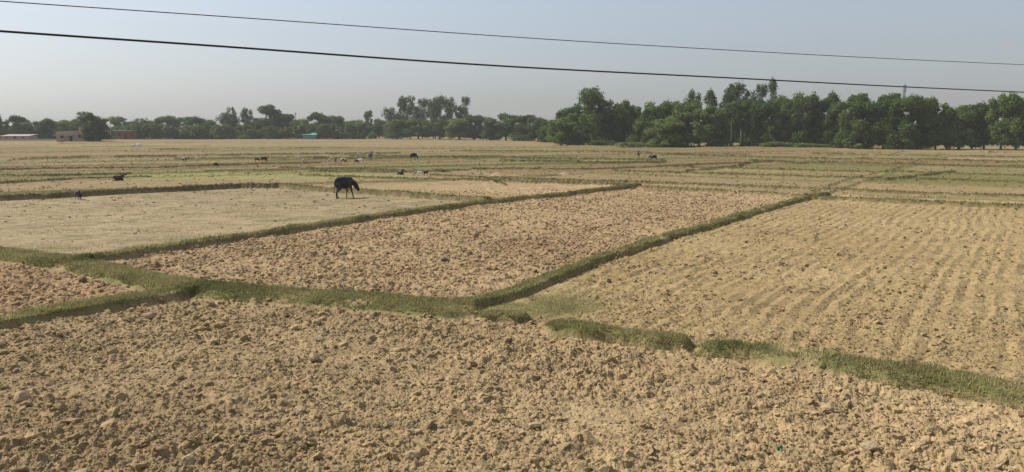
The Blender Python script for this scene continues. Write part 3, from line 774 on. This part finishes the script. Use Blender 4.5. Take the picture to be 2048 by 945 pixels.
def wall(lab, px0, px1, pb, pt, mat, coping, push=0, name='boundary_wall'):
    x0, y = at(px0, pb); x1, y1 = at(px1, pb); y += push; k = y/(y-push); x0 *= k; x1 *= k; h = (pb-pt)*y/F
    e = empty(name, ((x0+x1)/2, y, 0)); bm = bmesh.new(); L = x1-x0
    n = max(2, int(L/3))
    for i in range(n):
        dz = (random.random()-.5)*.08*h
        add_box(bm, -L/2+i*L/n+.003, -L/2+(i+1)*L/n-.003, 0, .25, -.2, h+dz)
    bm_obj('wall', bm, mat, e)
    bm = bmesh.new()
    for i in range(n+1): add_box(bm, -L/2+i*L/n-.15, -L/2+i*L/n+.15, -.06, .31, -.2, h+.12)
    bm_obj('pier', bm, coping, e)
    tag(e, lab, 'wall', 'low walls at the field edge')
wall('long low reddish wall under the left trees', 520, 700, 279, 275.5, M_PINK, M_BRICK)
wall('low pale mud wall between the tan house and the left edge', 0, 108, 281, 278, M_TAN, M_TAN)
wall('bright pale wall glimpsed between trunks at the right', 1880, 2002, 294, 283, M_WHITE, M_WHITE, 12)
wall('pale wall stretch right of the brick house', 275, 345, 279, 276, M_TAN, M_WHITE)
# lattice mast behind the right wood
def mast(lab, px, top, dep, w0, lat=True):
    h = EYE+(HOR-top)*dep/F; e = empty('lattice_mast' if lat else 'thin_mast', ((px-1024)/F*dep, dep, 0))
    bm = bmesh.new()
    if lat:
        cor = lambda z: [(sx*w0*(1-z/h*.6), sy*w0*(1-z/h*.6)) for sx, sy in ((-1, -1), (1, -1), (1, 1), (-1, 1))]
        for k in range(4):
            a = cor(0)[k]; b = cor(h*.93)[k]; add_tube(bm, [(*a, 0), (*b, h*.93)], .09, 5)
        bm_obj('leg_frame', bm, M_METAL, e); bm = bmesh.new(); z = 0; i = 0
        while z < h*.9:
            z1 = z+1.6; A1 = cor(z); B1 = cor(min(z1, h*.93))
            for k in range(4):
                add_tube(bm, [(*A1[k], z), (*B1[(k+1) % 4], min(z1, h*.93))], .05, 4)
                add_tube(bm, [(*B1[k], min(z1, h*.93)), (*B1[(k+1) % 4], min(z1, h*.93))], .045, 4)
            z = z1
        bm_obj('bracing', bm, M_METAL, e); bm = bmesh.new()
        for k in range(3):
            an = k*2.094; add_box(bm, -.16, .16, .45, .62, h*.82, h*.92, Matrix.Rotation(an, 4, 'Z'))
        bm_obj('antenna_panel', bm, M_METAL, e); bm = bmesh.new()
        add_tube(bm, [(0, 0, h*.93), (0, 0, h)], .05, 5); bm_obj('rod', bm, M_METAL, e)
    else:
        add_tube(bm, [(0, 0, 0), (0, 0, h)], [.22, .1], 6); bm_obj('pole', bm, M_METAL, e)
        bm = bmesh.new(); add_box(bm, -.3, .3, -.2, .2, h*.9, h*.98); bm_obj('antenna', bm, M_METAL, e)
    tag(e, lab, 'mast')
mast('grey lattice mast rising above the right wood, crossed by the lower wire', 1797, 164, 300, .55)
mast('faint thin mast behind the trees, right of the big round tree', 596, 226, 400, .3, False)
for px, pt, lab in [(299, 254, 'pale utility post before the left trees, near the brick house'), (222, 234, 'thin grey post rising by the airy tree left of the brick house')]:
    x, y = at(px, 279); h = (279-pt)*y/F; e = empty('utility_post', (x, y, 0)); bm = bmesh.new(); add_tube(bm, [(0, 0, -.1), (0, 0, h)], [.16, .11], 7); bm_obj('pole', bm, M_GREY, e)
    bm = bmesh.new(); add_box(bm, -.7, .7, -.06, .06, h-.5, h-.38); bm_obj('crossarm', bm, M_METAL, e); tag(e, lab, 'post', 'utility posts')

# ------------------------------------------------------------------ overhead wires
M_WIRE = plain('black_cable', (.018, .018, .02), .5)
def wire(lab, pts, dl, dr, rad):
    (xa, ya), (xb, yb) = pts[0], pts[-1]
    A = ray_at(xa, ya, dl); hgt = A.z
    # depth of the right end so that the cable hangs level
    P3 = []
    for (x, y) in pts:
        t = (x-xa)/(xb-xa); inv = (1-t)/dl+t/dr
        P3.append(ray_at(x, y, 1/inv))
    d0 = P3[0]-P3[1]; d1 = P3[-1]-P3[-2]
    P3 = [P3[0]+d0.normalized()*6+Vector((0, 0, .02))]+P3+[P3[-1]+d1.normalized()*12]
    cu = bpy.data.curves.new('c', 'CURVE'); cu.dimensions = '3D'; s = cu.splines.new('NURBS'); s.points.add(len(P3)-1)
    for p, q_ in zip(s.points, P3): p.co = (*q_, 1)
    s.use_endpoint_u = True; s.order_u = 4; s.resolution_u = 10; cu.bevel_depth = rad; cu.bevel_resolution = 2
    to = bpy.data.objects.new('t', cu); C.objects.link(to)
    dg = bpy.context.evaluated_depsgraph_get(); me = bpy.data.meshes.new_from_object(to.evaluated_get(dg))
    bpy.data.objects.remove(to); me.name = 'overhead_wire'
    tag(obj('overhead_wire', me, M_WIRE), lab, 'wire', 'overhead wires')
wire('thin black overhead wire, the upper of two', [(0,3),(250,20),(500,37),(750,55),(1000,73),(1250,89),(1500,103),(1750,117),(2048,130)], 15, 30, .0095)
wire('thicker black overhead cable, the lower of two', [(0,63),(250,80),(500,97),(750,116),(1000,133),(1250,146),(1500,158),(1750,172),(2048,185)], 11, 26, .0155)

# ------------------------------------------------------------------ animals
def hide(name, c, c2=None, scale=2.2, thr=.5, rough=.6):
    m, n, b = nodes(name, rough)
    if c2:
        tc = n.nodes.new('ShaderNodeTexCoord'); nz = n.nodes.new('ShaderNodeTexNoise'); nz.inputs['Scale'].default_value = scale; nz.inputs['Detail'].default_value = 1
        n.links.new(tc.outputs['Object'], nz.inputs['Vector'])
        cr = n.nodes.new('ShaderNodeValToRGB'); cr.color_ramp.elements[0].position = thr-.02; cr.color_ramp.elements[1].position = thr+.02
        cr.color_ramp.elements[0].color = (*c, 1); cr.color_ramp.elements[1].color = (*c2, 1)
        n.links.new(nz.outputs[0], cr.inputs[0]); n.links.new(cr.outputs[0], b.inputs['Base Color'])
    else:
        nz = n.nodes.new('ShaderNodeTexNoise'); nz.inputs['Scale'].default_value = 6
        cr = n.nodes.new('ShaderNodeMix'); cr.data_type = 'RGBA'; cr.inputs['A'].default_value = (*[k*.7 for k in c], 1); cr.inputs['B'].default_value = (*[k*1.3 for k in c], 1)
        n.links.new(nz.outputs[0], cr.inputs['Factor']); n.links.new(cr.outputs['Result'], b.inputs['Base Color'])
    return m
HIDE = {'black': hide('black_hide', (.020, .019, .021), rough=.33), 'goatblack': hide('black_hair', (.014, .013, .013)), 'brown': hide('brown_hide', (.07, .035, .025)),
 'dbrown': hide('dark_brown_hide', (.032, .019, .016)), 'white': hide('white_hide', (.78, .74, .66)), 'cream': hide('cream_hide', (.60, .52, .40)),
 'pied': hide('black_white_hide', (.02, .018, .018), (.62, .58, .52)), 'bpied': hide('brown_white_hide', (.09, .045, .03), (.6, .54, .46)), 'grey': hide('grey_hide', (.16, .15, .145))}
HORN = hide('horn', (.06, .055, .05))
BODY = {}
def quad_mesh(kind, pose):
    key = (kind, pose)
    if key in BODY: return BODY[key]
    goat = kind == 'goat'
    lie = pose == 'lie'; dz = -.62 if lie else 0; g = .80 if goat else 1.0
    calf = kind == 'calf'
    if calf: g = .86
    bm = bmesh.new()
    def limb(pts, n=10):      # rounded tapering run of cross sections (point, half width, half height)
        P = []
        for (c, a, b) in pts: P.append((Vector(c), a, b))
        rings = []
        for i, (c, a, b) in enumerate(P):
            d = (P[min(i+1, len(P)-1)][0]-P[max(i-1, 0)][0]).normalized()
            side = Vector((0, 1, 0)); up = side.cross(d).normalized() if abs(d.y) < .9 else Vector((0, 0, 1)); side = d.cross(up).normalized()
            rings.append([bm.verts.new(c+side*math.cos(k*2*math.pi/n)*a+up*math.sin(k*2*math.pi/n)*b) for k in range(n)])
        for r0, r1 in zip(rings, rings[1:]):
            for k in range(n): bm.faces.new([r0[k], r0[(k+1) % n], r1[(k+1) % n], r1[k]])
        bm.faces.new(rings[0][::-1]); bm.faces.new(rings[-1])
    b_ = 1.12 if kind == 'buffalo' else 1.0
    # trunk: rump, hip bones, belly, chest, withers
    limb([((-.80, 0, 1.06+dz), .10*g, .16), ((-.72, 0, 1.08+dz), .19*g, .25*g), ((-.52, 0, 1.10+dz), .27*g, .29*g), ((-.25, 0, 1.03+dz), .31*g*b_, .35*g*b_), ((.08, 0, .99+dz), .33*g*b_, .38*g*b_),
          ((.38, 0, 1.01+dz), .27*g, .37*g), ((.60, 0, 1.06+dz), .20*g, .31*g), ((.72, 0, 1.05+dz), .14*g, .22*g)], 16)
    limb([((.30, 0, 1.22+dz), .07, .10), ((.48, 0, 1.27+dz), .09, .11), ((.64, 0, 1.22+dz), .07, .09)])
    if pose == 'graze': N0, N1, Hd, Mz = (.58, 0, 1.08), (.92, .02, .74), (1.00, .03, .58), (1.13, .05, .12)
    elif pose == 'lowhead': N0, N1, Hd, Mz = (.55, 0, 1.10), (.86, -.04, .96), (.95, -.09, .90), (1.20, -.22, .46)
    else: N0, N1, Hd, Mz = (.55, 0, 1.12+dz), (.86, 0, 1.42+dz), (.94, 0, 1.50+dz), (1.32, 0, 1.28+dz)
    N0, N1, Hd, Mz = map(Vector, (N0, N1, Hd, Mz)); poll = Hd
    limb([(N0, .17*g, .30*g), ((N0+N1)/2, .14*g, .24*g), (N1, .11*g, .18*g), (N1+(N1-N0)*.12, .08*g, .10*g)], 12)
    hd = (Mz-Hd); hs_ = 1.42 if kind == 'buffalo' else .95
    limb([(Hd-hd*.16, .07*hs_, .06*hs_), (Hd, .12*hs_, .13*hs_), (Hd+hd*.3, .115*hs_, .135*hs_), (Hd+hd*.65, .08*hs_, .10*hs_), (Hd+hd*.92, .075*hs_, .075*hs_), (Mz, .055*hs_, .05*hs_)], 12)
    for sg in (-1, 1):
        e0 = Hd-hd*.03+Vector((0, sg*.09, .04))
        limb([(e0, .02, .05), (e0+Vector((-.03, sg*.12, .0)), .025, .065), (e0+Vector((-.05, sg*.24, -.05)), .02, .03)], 8)
    if goat: limb([((-.76, 0, 1.16+dz), .05, .05), ((-.88, 0, 1.28+dz), .045, .04), ((-.93, 0, 1.36+dz), .03, .03)], 8)
    else: limb([((-.76, 0, 1.20+dz), .04, .04), ((-.88, 0, 1.10+dz), .035, .035), ((-.92, .01, .82+dz), .026, .026), ((-.93, .02, .55+dz*.6), .03, .03), ((-.93, .02, .42+dz*.5), .045, .045), ((-.93, .02, .32+dz*.4), .02, .02)], 8)
    if lie:
        for sg in (-1, 1):
            limb([((.38, sg*.16, .40), .12, .16), ((.58, sg*.24, .14), .07, .08), ((.74, sg*.25, .08), .06, .06), ((.50, sg*.28, .06), .05, .05), ((.40, sg*.28, .05), .05, .04)])
            limb([((-.5, sg*.16, .45), .16, .24), ((-.22, sg*.30, .22), .12, .14), ((-.12, sg*.34, .12), .08, .08), ((-.50, sg*.36, .07), .06, .06), ((-.66, sg*.36, .05), .05, .04)])
    else:
        st = {'graze': ((.08, -.14), (-.12, .14)), 'lowhead': ((.20, -.14), (-.24, .18)), 'stand': ((.03, -.05), (-.05, .06))}[pose]
        for j, sg in enumerate((-1, 1)):
            fx = st[0][j]; hx = st[1][j]
            limb([((.46, sg*.13, .98), .10*g, .19*g), ((.44+fx*.15, sg*.16, .76), .085*g, .13*g), ((.44+fx*.35, sg*.165, .60), .065, .085), ((.47+fx*.6, sg*.165, .40), .056, .062), ((.47+fx*.75, sg*.165, .34), .045, .048),
                  ((.47+fx*.95, sg*.165, .14), .038, .040), ((.48+fx, sg*.165, .09), .048, .050), ((.51+fx, sg*.165, .04), .056, .062), ((.52+fx, sg*.165, .0), .058, .066)])
            limb([((-.58, sg*.13, 1.02), .13*g, .24*g), ((-.53+hx*.1, sg*.17, .82), .115*g, .20*g), ((-.50+hx*.3, sg*.18, .66), .085*g, .12*g), ((-.62+hx*.55, sg*.175, .52), .055, .075), ((-.70+hx*.7, sg*.17, .44), .05, .062),
                  ((-.68+hx*.85, sg*.17, .28), .038, .045), ((-.66+hx*.95, sg*.17, .13), .040, .044), ((-.64+hx, sg*.17, .08), .050, .052), ((-.61+hx, sg*.17, .04), .056, .062), ((-.60+hx, sg*.17, 0), .058, .066)])
        if not goat and not calf: limb([((-.42, 0, .78), .12, .10), ((-.34, 0, .66), .09, .07)])
    bmesh.ops.recalc_face_normals(bm, faces=bm.faces)
    me = bpy.data.meshes.new('body'); bm.to_mesh(me); bm.free(); o = bpy.data.objects.new('t', me); C.objects.link(o)
    rm = o.modifiers.new('r', 'REMESH'); rm.mode = 'VOXEL'; rm.voxel_size = .022
    sm = o.modifiers.new('s', 'SMOOTH'); sm.factor = .5; sm.iterations = 4
    dg = bpy.context.evaluated_depsgraph_get(); out = bpy.data.meshes.new_from_object(o.evaluated_get(dg))
    bpy.data.objects.remove(o)
    for pl in out.polygons: pl.use_smooth = True
    # horns
    bm = bmesh.new()
    if kind != 'calf':
        L = .3 if not goat else .2
        back = Vector((-1, 0, .35)) if kind == 'buffalo' else Vector((-.1, 0, 1))
        for s in (-1, 1):
            b0 = poll+Vector((-.03, s*.08, .07))
            add_tube(bm, [b0, b0+back*L*.4+Vector((0, s*.16, .02)), b0+back*L*.9+Vector((.02, s*.2, .06)), b0+back*L*1.2+Vector((0, s*.12, .14))], [.05, .045, .032, .01], 6)
    hm = bpy.data.meshes.new('horn'); bm.to_mesh(hm); bm.free(); hm.materials.append(HORN)
    BODY[key] = (out, hm, kind != 'calf')
    return BODY[key]
def px_small(v): return v < 9
def animal(name, lab, cat, px, py, height_px, head_deg, kind, pose, hidekey, group='grazing animals', hm=None):
    """height_px: what the photo shows from foot to back"""
    x, y = at(px, py); z = float(terrain(np.array([x]), np.array([y]), False)[0])
    hh = height_px*math.hypot(y, EYE)/F
    if hm: hh = hm
    if px_small(height_px): hh *= 1.4
    s = hh/(1.36 if pose != 'lie' else .78)
    bmh, hmh, horns = quad_mesh(kind, pose)
    e = empty(name, (x, y, z-.02), R(head_deg), s); e.scale = (s*.82, s, s)
    b2 = bmh.copy(); b2.materials.clear(); b2.materials.append(HIDE[hidekey])
    obj('body', b2, None, e)
    if horns: obj('horns', hmh, None, e)
    tag(e, lab, cat, group)
animal('buffalo', 'large black buffalo walking with its head low on the pale fallow field', 'buffalo', 689, 396, 42, 46, 'buffalo', 'lowhead', 'black')
animal('goat', 'small black goat grazing by the dark bund at the left', 'goat', 157, 398, 20, -48, 'goat', 'graze', 'goatblack')
animal('calf', 'dark brown calf lying on green grass above the left ploughed strip', 'calf', 237, 361, 12, 50, 'calf', 'lie', 'brown')
animal('cow', 'dark brown cow with a white front among the far left plots', 'cow', 369, 325, 9, 170, 'cow', 'graze', 'bpied')
animal('goat', 'pale goat standing right of the dark brown cow, far left plots', 'goat', 395, 327, 8, 80, 'goat', 'stand', 'cream')
animal('goat', 'tiny dark goat alone on a plot ridge, left of centre', 'goat', 432, 335, 7, 60, 'goat', 'graze', 'goatblack')
animal('calf', 'small dark brown calf just left of a larger dark cow', 'calf', 514, 325, 6, 10, 'calf', 'graze', 'dbrown')
animal('cow', 'dark cow grazing head down beyond the green strip', 'cow', 528, 325, 8, -10, 'cow', 'graze', 'dbrown')
animal('goat', 'pale cream goat alone below the turquoise hut', 'goat', 606, 328, 7, 90, 'goat', 'graze', 'cream')
animal('goat', 'pale goat, left one in the row of small animals at centre left', 'goat', 658, 328, 7, 80, 'goat', 'stand', 'cream')
animal('goat', 'brown goat beside the pale goat in the row of small animals', 'goat', 671, 327, 7, 100, 'goat', 'stand', 'brown')
animal('cow', 'brown and white cow in the middle of the row of small animals', 'cow', 687, 328, 8, 10, 'cow', 'graze', 'bpied')
animal('calf', 'small brown calf left of the white goat in the row', 'calf', 713, 328, 6, 20, 'calf', 'graze', 'brown')
animal('goat', 'white goat at the right end of the row of small animals', 'goat', 721, 327, 7, 5, 'goat', 'graze', 'white')
animal('buffalo', 'grey backed dark buffalo seen end on, above the row of small animals', 'buffalo', 741, 319, 14, 78, 'buffalo', 'stand', 'grey')
animal('buffalo', 'black buffalo grazing sideways on the far plots, centre left', 'buffalo', 827, 318, 13, -12, 'buffalo', 'graze', 'black')
animal('calf', 'dark brown calf lying near the pied goats', 'calf', 801, 349, 10, -50, 'calf', 'lie', 'dbrown')
animal('goat', 'black and white goat standing left of the white goat pair', 'goat', 830, 351, 10, 70, 'goat', 'stand', 'pied')
animal('goat', 'white goat between the pied goat and the dark brown calf', 'goat', 840, 351, 7, 5, 'goat', 'graze', 'white')
animal('calf', 'dark brown calf standing right of the white goat', 'calf', 852, 351, 10, 40, 'calf', 'stand', 'dbrown')
animal('goat', 'small dark goat in front of the right wood, left of the buffalo', 'goat', 1277, 316, 8, 80, 'goat', 'stand', 'goatblack')
animal('buffalo', 'black buffalo grazing in front of the right wood', 'buffalo', 1307, 322, 11, -25, 'buffalo', 'graze', 'black')
animal('calf', 'grey calf just behind the black buffalo before the right wood', 'calf', 1300, 320, 8, 60, 'calf', 'stand', 'grey')
animal('cow', 'pale cow, left of two, before the brick house', 'cow', 267, 296, 5.5, 175, 'cow', 'graze', 'cream')
animal('cow', 'whitish cow, right of two, before the brick house', 'cow', 277, 296, 6, 10, 'cow', 'graze', 'white')

# ------------------------------------------------------------------ mounds, litter
def mound(px, py, wpx, hpx, lab):
    x, y = at(px, py); wd = wpx*y/F; h = hpx*y/F; N = 40
    g = np.linspace(-1, 1, N); X, Y = np.meshgrid(g, g); rr_ = np.hypot(X, Y)
    Z = np.clip(1-rr_**1.6, -.3, 1)*(.75+.6*fbm(X*3+px, Y*3, .8, 5, 3))*h
    v = np.stack([X*wd/2, Y*wd*.7, Z-.05], -1).reshape(-1, 3); i = np.arange(N*N).reshape(N, N)
    f = np.stack([i[:-1, :-1], i[:-1, 1:], i[1:, 1:], i[1:, :-1]], -1).reshape(-1, 4)
    o = obj('earth_mound', mesh_np('earth_mound', v, f, True), M_MOUND); o.location = (x, y, 0); tag(o, lab, 'mound', 'earth mounds')
M_MOUND = soil_mat('mound_soil', False, (.30, .235, .135))
mound(996, 354, 46, 9, 'low brown earth mound right of the small animals at centre')
mound(1130, 350, 30, 6, 'smaller earth mound on a plot ridge, right of the larger mound')
def scrap(px, py, s, mat, lab, name):
    x, y = at(px, py); z = float(terrain(np.array([x]), np.array([y]), True, np.array([.03]))[0]); N = 9
    g = np.linspace(-1, 1, N); X, Y = np.meshgrid(g, g)
    Z = np.abs(np.sin(X*2.6+Y)+.6*np.cos(Y*3.1-X))*.45+rng.random(X.shape)*.25
    v = np.stack([X*s*.6, Y*s*.35, (Z+.1*X)*s], -1).reshape(-1, 3); i = np.arange(N*N).reshape(N, N)
    f = np.stack([i[:-1, :-1], i[:-1, 1:], i[1:, 1:], i[1:, :-1]], -1).reshape(-1, 4)
    me = mesh_np(name, v, f); o = obj(name, me, mat); o.location = (x, y, z+.03); o.rotation_euler = (.3, -.2, .7)
    so_ = o.modifiers.new('t', 'SOLIDIFY'); so_.thickness = .002
    tag(o, lab, 'litter')
M_TW = plain('teal_plastic', (.02, .20, .16), .3, .5, 40); M_WP = plain('white_plastic', (.75, .75, .75), .4, .05)
scrap(1558, 909, .075, M_TW, 'crumpled teal green wrapper on the ploughed soil, bottom right', 'plastic_wrapper')
scrap(632, 684, .06, M_WP, 'small white plastic scrap on the ploughed soil, left of centre', 'plastic_scrap')
scrap(1254, 444, .13, M_WP, 'small white and dark scrap in the central ploughed field', 'plastic_scrap')
scrap(1803, 461, .07, M_WP, 'tiny white speck of litter on the tilled right field', 'plastic_scrap')

# ------------------------------------------------------------------ haze
bm = bmesh.new(); add_box(bm, -1620, 1620, -1620, 1620, -2, 34)
hz = bpy.data.materials.new('haze'); hz.use_nodes = True; n = hz.node_tree; n.nodes.remove(n.nodes['Principled BSDF'])
pv = n.nodes.new('ShaderNodeVolumePrincipled'); pv.inputs['Color'].default_value = (.89, .95, 1.0, 1); pv.inputs['Density'].default_value = .00023
pv.inputs['Anisotropy'].default_value = 0.0
n.links.new(pv.outputs[0], n.nodes['Material Output'].inputs['Volume'])
tag(bm_obj('haze', bm, hz), 'thin pale dust haze over the fields', 'haze', kind='stuff')
